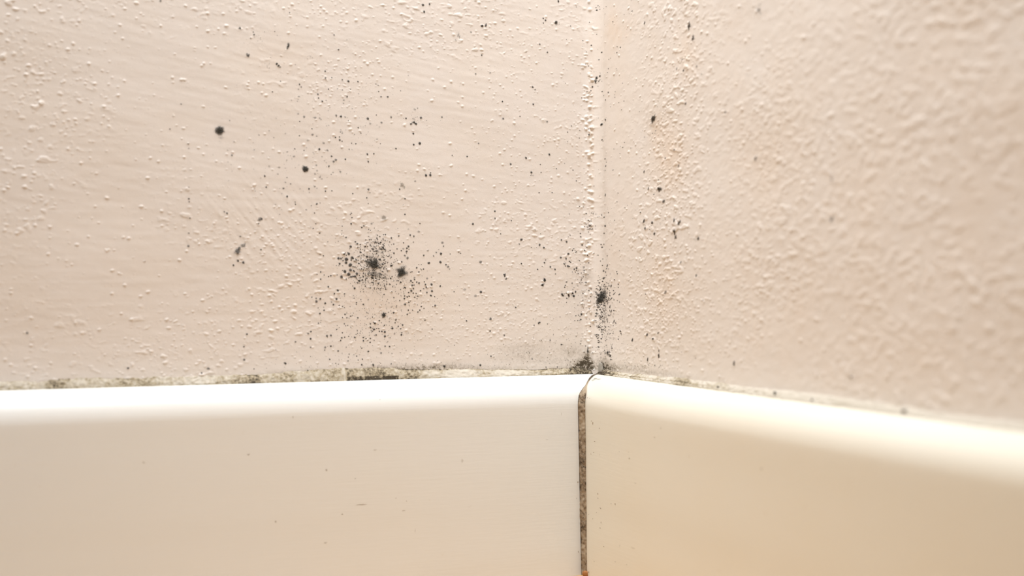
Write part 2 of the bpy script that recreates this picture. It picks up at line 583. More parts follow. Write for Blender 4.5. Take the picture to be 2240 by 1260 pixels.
# ------------------------------------------------------------------ filler in the vertical joint
def build_filler():
    path = []
    s_o, s_z = prof[1:, 0], prof[1:, 1]
    fine = np.linspace(0, 1, 420)
    seg = np.concatenate([[0], np.cumsum(np.hypot(np.diff(s_o), np.diff(s_z)))]); seg /= seg[-1]
    o_ = np.interp(fine, seg, s_o); z_ = np.interp(fine, seg, s_z)
    NC = 15
    t = np.linspace(0, 1, NC)
    rec = np.interp(o_, [0, .003, .006, BW], [.00005, .0002, .00035, .00045])
    PL = CO + (o_ + gap_l(o_, z_) + .0001 - rec * .2)[:, None] * DL + (o_ - rec)[:, None] * DR
    PR = CO + (o_ + gap_r(o_, z_) + .0001 - rec * .2)[:, None] * DR + (o_ - rec)[:, None] * DL
    P = PL[:, None] * (1 - t)[None, :, None] + PR[:, None] * t[None, :, None]
    nz = smooth_noise((420, NC), 1.2, 2.2, 0, 81) * .00006 + smooth_noise((420, NC), 3, 9, 0, 82) * .00008
    out = (DL + DR) / np.linalg.norm(DL + DR)
    bulge = (1 - (2 * t - 1) ** 2)[None, :] * .00012
    P += (nz + bulge)[..., None] * out
    P[..., 2] = z_[:, None] - rec[:, None] * (o_ < BW - .001)[:, None] * .6
    patch = .50 + .13 * smooth_noise((420, NC), 4, 7, 0, 83) + .16 * smooth_noise((420, NC), 1.2, 1.5, 0, 84)
    edge = np.abs(2 * t - 1)[None, :] ** 3 * .25
    y = fine[:, None]
    lighter = np.exp(-((y - .27) / .05) ** 2) * .3 + np.exp(-((y - .13) / .02) ** 2) * .35
    g = np.clip(patch + edge - lighter + (y < .10) * .30, 0, 1.2)
    return link_mesh('joint_filler', P.reshape(-1, 3), grid_faces(420, NC), M_FILL, attrs={'grime': g})


jf = tag(centre_origin(build_filler()), 'strip of dirty brown crumbling filler in the upright gap between the two skirting boards', 'filler')


# ------------------------------------------------------------------ sealant beads along the back of the baseboards
def build_bead(side):
    d, n = DIRS[side]
    N = 1300
    u = np.concatenate([np.linspace(.0012, .19, N - 40), np.linspace(.19, .7, 41)[1:]])
    NC = 12
    t = np.linspace(0, 1, NC)
    n1 = smooth_noise((1, 2048), 9, .1, 0, 91 + ord(side))[0, :N]
    n2 = smooth_noise((1, 2048), 60, .1, 0, 93 + ord(side))[0, :N]
    pxs = np.linspace(-200, 1300, 300) if side == 'L' else np.linspace(1312, 2500, 300)
    px_u = ray_uz(side, pxs, np.full(300, 820.))[0]
    order = np.argsort(px_u)
    X = np.interp(u, px_u[order], pxs[order])
    if side == 'L':
        top = np.interp(X, [0, 200, 430, 560, 640, 760, 880, 1000, 1120, 1250, 1300], [2.0, 2.3, 2.2, 2.2, 2.9, 3.1, 2.9, 2.4, 1.9, 1.7, 1.5]) * MM
        top = top + n1 * .00012 + n2 * .00012
    else:
        top = np.interp(X, [1310, 1350, 1500, 1700, 2240], [1.2, 1.3, 1.7, 1.8, 1.7]) * MM + n1 * .00008 + n2 * .0001
    foot = .0011 + .0001 * n1
    hz = top[:, None] * (1 - t)[None, :]
    off = foot[:, None] * t[None, :] ** 1.2 + .00025 * np.sin(math.pi * t)[None, :]
    rough = smooth_noise((N, NC), .8, 2.0, 0, 95 + ord(side)) * .00007
    rough[:, 0] = 0; rough[:, -1] = 0
    off = off + rough
    P = CO + u[:, None, None] * d + off[..., None] * n
    P[..., 2] = HB - .00005 + hz
    wallh = height(side, u, np.full(N, HB + .002))
    P[:, 0] += np.clip(wallh, 0, .0003)[:, None] * n - .0001 * n
    nfine = smooth_noise((N, NC), .9, 1.4, 0, 97 + ord(side))
    nmid = smooth_noise((N, NC), 3, 14, 0, 98 + ord(side))
    T = t[None, :]
    if side == 'L':
        lev = np.interp(X, [0, 25, 40, 90, 110, 150, 170, 260, 290, 310, 350, 380, 430, 500, 520, 562, 570, 590, 600, 640, 650, 745, 750, 752, 757, 800, 870, 960, 980, 1050, 1120, 1200, 1235, 1255, 1300],
                        [.30, .35, .15, .2, .50, .45, .25, .35, .2, .45, .35, .25, .40, .55, .80, .90, .35, .25, .45, .50, .4, .45, .35, .1, .85, .80, .70, .50, .20, .20, .42, .45, .70, 1.15, 1.4])[:, None]
        topline = np.where((X > 870) & (X < 1230), 1.0, 0.0)[:, None]  # stretch with a thin grime line along the bead's top edge
        g = lev * .92 + .11 * nfine + .15 * nmid + (T > .88) * .35 * lev + topline * ((T < .12) * .55 - .1)
        g += ((X[:, None] > 757) & (X[:, None] < 870)) * (T > .72) * .5
    else:
        lev = np.interp(X, [1312, 1325, 1350, 1400, 1480, 1560, 1640, 1750, 2300], [1.1, .8, .42, .42, .38, .22, .06, .04, .02])[:, None]
        g = lev + (.12 * nfine + .16 * nmid) * (lev > .03) * np.clip(lev * 3, .15, 1) + ((T > .42) & (T < .58)) * lev * .9 + (T > .9) * lev * .8
    ob = link_mesh('sealant_bead', P.reshape(-1, 3), grid_faces(N, NC, side == 'R'), M_SEAL, attrs={'grime': np.clip(g, 0, 1.4)})
    return ob


sl = tag(centre_origin(build_bead('L')), 'cracked cream sealant bead caked with grime along the left skirting board', 'sealant')
sr = tag(centre_origin(build_bead('R')), 'cleaner cream sealant bead along the right skirting board, running out of focus', 'sealant')


# ------------------------------------------------------------------ mould
def side_of(px):
    return 'L' if px < 1307 else 'R'


def patch_mesh(side, u, z, ru, rz, ang, dens, seed, rings=7, segs=34, rag=.22, p=1.5, lift=.00003, dome=.00008):
    """A raised, ragged-edged film of mould lying on the wall relief; density thins towards the rim."""
    r = np.random.default_rng(seed)
    a = np.linspace(0, 2 * math.pi, segs, endpoint=False)
    rad = np.ones(segs)
    for k in range(2, 9):
        rad += rag / k * r.normal() * np.cos(k * a + r.uniform(0, 6.28)) * 1.1
    rad += rag * .12 * r.normal(size=segs)
    rad = np.clip(rad, .45, 1.7)
    t = np.linspace(0, 1, rings + 1)[1:]
    x = (t[:, None] * rad[None] * np.cos(a)[None]).ravel(); y = (t[:, None] * rad[None] * np.sin(a)[None]).ravel()
    x = np.concatenate([[0], x]) * ru; y = np.concatenate([[0], y]) * rz
    c, s = math.cos(ang), math.sin(ang)
    U = u + x * c - y * s; Z = z + x * s + y * c
    tt = np.concatenate([[0], np.repeat(t, segs)])
    U = np.maximum(U, -0.0001)
    P = on_wall(side, np.clip(U, 0, None), Z, lift + dome * (1 - tt ** 2))
    D = dens * np.clip((1 - tt ** p) * 1.45, 0, 1)
    i = np.arange(segs); j = (i + 1) % segs
    f3 = np.stack([np.zeros(segs, int), 1 + i, 1 + j], -1)
    f4 = [np.stack([1 + k * segs + i, 1 + (k + 1) * segs + i, 1 + (k + 1) * segs + j, 1 + k * segs + j], -1) for k in range(rings - 1)]
    f4 = np.concatenate(f4) if f4 else np.zeros((0, 4), int)
    if side == 'R':
        f3 = f3[:, ::-1]; f4 = f4[:, ::-1]
    return P, f3, f4, D


def pix_patch(px, py, rx, ry=None, ang=0.0, dens=1.0, seed=0, **kw):
    side = kw.pop('side', side_of(px))
    ry = rx if ry is None else ry
    u, z, t = ray_uz(side, px, py)
    k = t / F_PX
    fu = 1.0 / .93 if side == 'L' else 1.0 / .52
    u = max(float(u), .0001)
    return patch_mesh(side, u, float(z), rx * k * fu, ry * k, ang, dens, seed, **kw)


def gather(parts):
    V, F3, F4, D, k = [], [], [], [], 0
    for P, f3, f4, d in parts:
        V.append(P); F3.append(f3 + k); F4.append(f4 + k); D.append(d); k += len(P)
    F4 = np.concatenate(F4)
    return np.concatenate(V), [np.concatenate(F3)] + ([F4] if len(F4) else []), np.concatenate(D)


def dust(rows):
    """rows of (px, py, r_px, dens): fine specks, each its own little ragged dot."""
    return [pix_patch(x, y, r_ * 1.18, r_ * 1.12, 0, min(1, d * 1.15), 9000 + k, rings=2, segs=8, rag=.2, p=2.2,
                      lift=.000025 + .00002 * ((k * 37) % 17) / 17, dome=.00003) for k, (x, y, r_, d) in enumerate(rows)]


def cloud(px, py, sx, sy, n, r0, r1, dens, seed, ring=0):
    r = np.random.default_rng(seed)
    X = px + sx * r.standard_normal(n); Y = py + sy * r.standard_normal(n)
    S = r0 + (r1 - r0) * r.random(n) ** 2
    Dn = dens * r.uniform(.6, 1.0, n)
    return [(x, y, s, d) for x, y, s, d in zip(X, Y, S, Dn) if y < 806 and (x < 1300 or x > 1306) and y > -30]


# the larger colonies: (label, material, body patches, core patches or None, satellite dust or None)
# a patch = (px, py, rx, ry, angle, density, raggedness)
COL = [
 ('largest black mould colony, pitch-dark core inside a wide peppering of specks', M_MOULD,
  [(824, 577, 15, 17, .5, .66, .35), (822, 566, 11, 8, .2, .45, .4), (828, 600, 22, 7, .1, .48, .5)],
  [(827, 578, 12.5, 7.5, -.85, 1.0, .3), (831, 583, 7, 4.5, -.7, 1.0, .3)],
  cloud(826, 583, 25, 27, 560, .65, 1.7, 1, 1) + cloud(834, 540, 15, 11, 70, .7, 1.9, 1, 2) + cloud(832, 612, 30, 12, 130, .6, 1.7, .9, 3)),
 ('furry round charcoal mould colony right beside the largest one', M_MOULD,
  [(887, 595, 14, 14, .4, .72, .4), (893, 608, 10, 8, .3, .30, .5), (891, 584, 9, 8, 0, .4, .5)],
  [(886, 597, 8, 9, .5, .9, .3)], cloud(889, 600, 10, 12, 60, .4, .9, .6, 4)),
 ('lone fuzzy black mould colony high on the left, clear of the other spots', M_MOULD,
  [(490, 286, 13, 13.5, 0, .80, .18), (493, 301, 7, 5, .2, .35, .4), (491, 311, 6, 4, 0, .22, .5)],
  [(489, 286, 8, 8.5, 0, .55, .2)], None),
 ('grey knot of mould rings low on the left wall', M_MOULD,
  [(530, 549, 9, 10, .3, .55, .5), (541, 537, 8, 5, .5, .55, .45), (524, 553, 5, 6, 0, .35, .5)],
  [(531, 546, 5, 6, .2, .6, .5), (528, 552, 4, 4, 0, .6, .5), (545, 535, 2.4, 4, .5, .5, .5)], None),
 ('squarish dark mould colony in the middle of the faint upper spray', M_MOULD,
  [(677, 370, 9.5, 9, .1, .85, .22)], [(677, 371, 5.5, 6, .1, .6, .4)], None),
 ('small bristly black mould colony just below the great peppered colony', M_MOULD,
  [(848, 689, 7, 6.5, 0, .8, .45)], [(848, 689, 4, 4, 0, .8, .3)], cloud(848, 692, 5, 5, 18, .4, .8, .6, 5)),
 ('black mould colony growing in the corner crease, heavy and tapering upward', M_MOULD,
  [(1313, 653, 6.5, 15, .05, .85, .4), (1317, 646, 9, 12, .3, .5, .5), (1319, 637, 5, 8, .2, .5, .5)],
  [(1312.5, 655, 4.5, 8, .1, 1.0, .35), (1318, 648, 3, 5, .2, 1.0, .4)],
  cloud(1315, 650, 8, 17, 170, .6, 1.6, 1, 6) + cloud(1314, 692, 6.5, 26, 170, .6, 1.5, 1, 7) + cloud(1320, 640, 12, 24, 60, .6, 1.4, 1, 8) + cloud(1316, 725, 8, 25, 60, .6, 1.4, 1, 9)),
 ('brown-black flat mould colony on the upper right wall near the corner', M_MOULD_B,
  [(1424, 262, 6.5, 10, -.2, .85, .28), (1426, 257, 6, 6, .2, .6, .4)], [(1424.5, 260, 3.5, 6, 0, .8, .4)], cloud(1425, 265, 6, 9, 22, .4, .9, .7, 10)),
 ('ragged upright mould mark near the top of the right wall', M_MOULD_B,
  [(1503, 59, 4, 9, -.1, .75, .5)], [(1502.5, 58, 2.2, 5, -.1, .8, .5)], cloud(1503, 60, 3.5, 6, 12, .5, .9, .6, 11)),
 ('oval grey mould mark just below the ragged upright one', M_MOULD_B, [(1511.5, 85, 4.2, 6.5, .2, .8, .35)], None, None),
 ('blurred grey mould smear at the top of the right wall', M_MOULD_B,
  [(1654, 24, 4.5, 5, .3, .65, .45), (1656, 12, 2.6, 2.6, 0, .55, .3), (1657, 31, 2.8, 3, 0, .5, .3), (1649, 21, 3, 2.4, .3, .5, .3)], None, None),
 ('feathery dark mould mark halfway up the right wall, tallest in its cluster', M_MOULD_B,
  [(1438.5, 415, 4.5, 9, .15, .8, .5)], [(1438, 414, 2.4, 5, .1, .8, .5)], cloud(1438, 416, 4, 6, 12, .5, .9, .6, 12)),
 ('oval grey mould mark beneath the feathery one', M_MOULD_B, [(1448, 441, 3.8, 6, .2, .72, .4)], None, None),
 ('slanted black mould dash, left one of the close pair on the right wall', M_MOULD_B, [(1471.5, 482, 3, 5.5, -.1, .8, .35)], None, None),
 ('slanted black mould dash, right one of the close pair on the right wall', M_MOULD_B, [(1482, 487, 3.2, 6, .3, .85, .35)], None, None),
 ('long dark mould dash below the close pair of dashes', M_MOULD_B, [(1472, 508, 3.6, 7, .1, .85, .35)], None, None),
 ('short dark mould dash at the foot of the dash column', M_MOULD_B, [(1474, 519, 3.2, 5, .1, .8, .35)], None, None),
 ('dark mould spot with a side whisker, right of the dash column', M_MOULD_B, [(1523, 522, 3.6, 4.5, .5, .8, .35), (1516, 524, 4, 1.2, -.3, .4, .3)], None, None),
 ('thin blurred upright mark alone on the far right wall', M_MOULD_B, [(1812.5, 393, 2.8, 10, .1, .48, .25), (1811, 384, 2.0, 5, .2, .35, .25)], None, None),
 ('dark mould blot low on the right wall above the sealant', M_MOULD_B, [(1436.5, 778, 2.6, 6, -.2, .9, .35), (1437, 767, 1.8, 3, 0, .8, .3)], None, None),
 ('upper of two fuzzy black mould dots left of the corner crease', M_MOULD, [(1199, 612.5, 4.2, 4.8, .1, .95, .25)], None, None),
 ('lower of two fuzzy black mould dots left of the corner crease', M_MOULD, [(1194, 623.5, 4.0, 3.6, .3, 1.0, .35), (1197, 621, 3, 3, 0, .5, .3)], None, None),
 ('leaning grey-black mould dash beside the shiny black chip', M_MOULD, [(1238, 645, 3.2, 5.2, -.4, .9, .35)], None, None),
 ('blotchy black mould clump just right of the shiny black chip', M_MOULD,
  [(1260, 641.5, 3, 2.8, 0, .95, .3), (1262.5, 647.5, 3.6, 3.4, .2, .95, .35), (1266.5, 638.5, 2.2, 3.2, 0, .9, .3), (1258, 645, 3, 3, 0, .4, .4)], None, None),
 ('slanted dark mould streak in the patch of smooth filler at upper left', M_MOULD,
  [(614.5, 140.5, 2.6, 3.6, .5, .95, .35), (618.5, 144.5, 3.6, 2.4, -.7, .9, .4), (622, 147.5, 2.2, 2, 0, .8, .4)], None, None),
 ('upright grey mould spot above the slanted dark streak', M_MOULD, [(639.5, 101, 4.6, 6.4, .2, .72, .4)], [(639.5, 102, 2.6, 3.6, .1, .7, .4)], None),
 ('small leaning mould mark beside a paint bump at upper left', M_MOULD, [(551, 121, 3.8, 6, .5, .7, .45), (552.5, 124, 2.2, 2.6, .3, .8, .4)], None, None),
 ('single small grey mould spot at the top left', M_MOULD, [(534, 62.5, 3.8, 3.4, 0, .75, .35)], None, None),
 ('black mould spot with a dark tip near the top, left of the corner', M_MOULD, [(1224, 50, 4.6, 5, .2, .9, .4), (1226, 54, 3, 3, 0, .4, .4)], None, cloud(1224, 52, 4, 4, 10, .4, .8, .6, 13)),
 ('three-armed black mould cluster level with the lone left colony', M_MOULD,
  [(914, 268, 4, 3, .3, .9, .45), (918.5, 271, 2.8, 2.8, 0, .95, .3), (907.5, 271.5, 2.8, 2.4, 0, .9, .3), (929.5, 258, 3.0, 3, .2, .9, .35), (914, 261, 4.5, 4.5, .2, .4, .5)],
  None, cloud(918, 264, 9, 7, 26, .5, 1.0, .7, 14)),
 ('faint slanted grey mould smear above the three-armed cluster', M_MOULD, [(916, 240, 5.5, 2.2, .6, .5, .35), (922, 237, 2.2, 2, 0, .6, .3)], None, None),
 ('forked faint grey mould mark at the top of the left wall', M_MOULD, [(1010.5, 77, 4, 5.5, .4, .42, .5), (1013.5, 81, 2, 5, .2, .45, .4), (1005, 88, 2.4, 2.4, 0, .5, .3)], None, cloud(1010, 76, 4, 6, 14, .5, .9, .5, 15)),
 ('faint olive grey mould smudge above the largest colony', M_OLIVE, [(848.5, 476.5, 6, 6, .2, .42, .45)], None, None),
 ('faint tapering grey smudge right of the tiny dot row', M_OLIVE, [(888, 405, 5.5, 6, .3, .42, .5), (893, 410, 2, 4, .3, .4, .3)], None, None),
 ('two-lobed grey mould mark left of the double black dots', M_MOULD, [(1112, 602, 3.8, 4.4, 0, .8, .35), (1115, 609.5, 2.0, 4, .2, .75, .3)], None, None),
 ('upright mould spot on a paint ridge above the left sealant', M_MOULD, [(1187, 706, 2.8, 4, 0, .9, .4)], None, None),
 ('round mould spot just above the sealant left of the broken step', M_MOULD, [(633, 794.5, 3.8, 3.2, .4, .9, .35)], None, None),
 ('thread of black mould in the crease just above the corner grime', M_MOULD, [(1292.5, 764, 1.2, 8, 0, 1.0, .2), (1292.5, 769, 2.4, 4.5, 0, .9, .35)], None, None),
 ('loose cluster of tall black mould dots low in the corner on the right wall', M_MOULD,
  [(1325, 771, 2.6, 3.6, 0, 1, .35), (1331, 778, 2.2, 2.4, 0, 1, .3), (1329, 768, 1.8, 1.8, 0, .9, .3), (1320, 770, 1.2, 2.2, 0, .9, .3), (1327, 774, 2, 2, 0, .9, .3)],
  None, cloud(1327, 772, 5.5, 6, 34, .6, 1.4, 1, 16)),
 ('grey-black mould flecks on the crease above the middle of the corner', M_MOULD,
  [(1308, 173, 2, 4, .1, .9, .4), (1307, 180, 1.8, 4, 0, .9, .4), (1312, 168, 1.6, 2, 0, .95, .3)], None, cloud(1308.5, 176, 3.2, 7, 26, .5, 1.1, .9, 17)),
 ('glossy black oval mould dot in the crease, largest of the upper crease', M_MOULD, [(1314.5, 273.5, 2.6, 3.4, 0, 1.0, .2), (1321.3, 263, 1.6, 4, .1, .9, .4)], None, None),
 ('mottled black specks gathered on the crease bumps at mid height', M_MOULD,
  [(1303, 468, 2, 2.4, 0, .7, .4), (1297, 494, 2.4, 3, 0, .7, .4)], None, cloud(1303, 471, 4, 6, 34, .6, 1.1, .9, 18) + cloud(1298, 493, 4.5, 7, 36, .6, 1.2, .9, 19)),
]

for k, (label, mat, body, core, sats) in enumerate(COL):
    mk = lambda rows, base: gather([pix_patch(x, y, rx, ry, an, d, base + i, rag=rg, lift=.00003 + .000012 * i)
                                    for i, (x, y, rx, ry, an, d, rg) in enumerate(rows)])
    V, F, D = mk(body, 100 + 31 * k)
    soft = {M_MOULD: M_COLONY, M_MOULD_B: M_COLONY_B}.get(mat, mat)
    ob = tag(link_mesh('mould_colony', V, F, soft, attrs={'cover': D}), label, 'mould', 'larger mould colonies on the two walls')
    centre_origin(ob)
    bpy.context.view_layer.update()
    if core:
        V, F, D = gather([pix_patch(x, y, rx, ry, an, d, 5000 + 17 * k + i, rag=rg, lift=.00010 + .00001 * i, dome=.00012)
                          for i, (x, y, rx, ry, an, d, rg) in enumerate(core)])
        tag(link_mesh('core', V, F, soft, ob, {'cover': D}), 'darker heart of the colony')
    if sats:
        V, F, D = gather(dust(sats))
        tag(link_mesh('satellite_specks', V, F, mat, ob, {'cover': D}), kind='stuff')

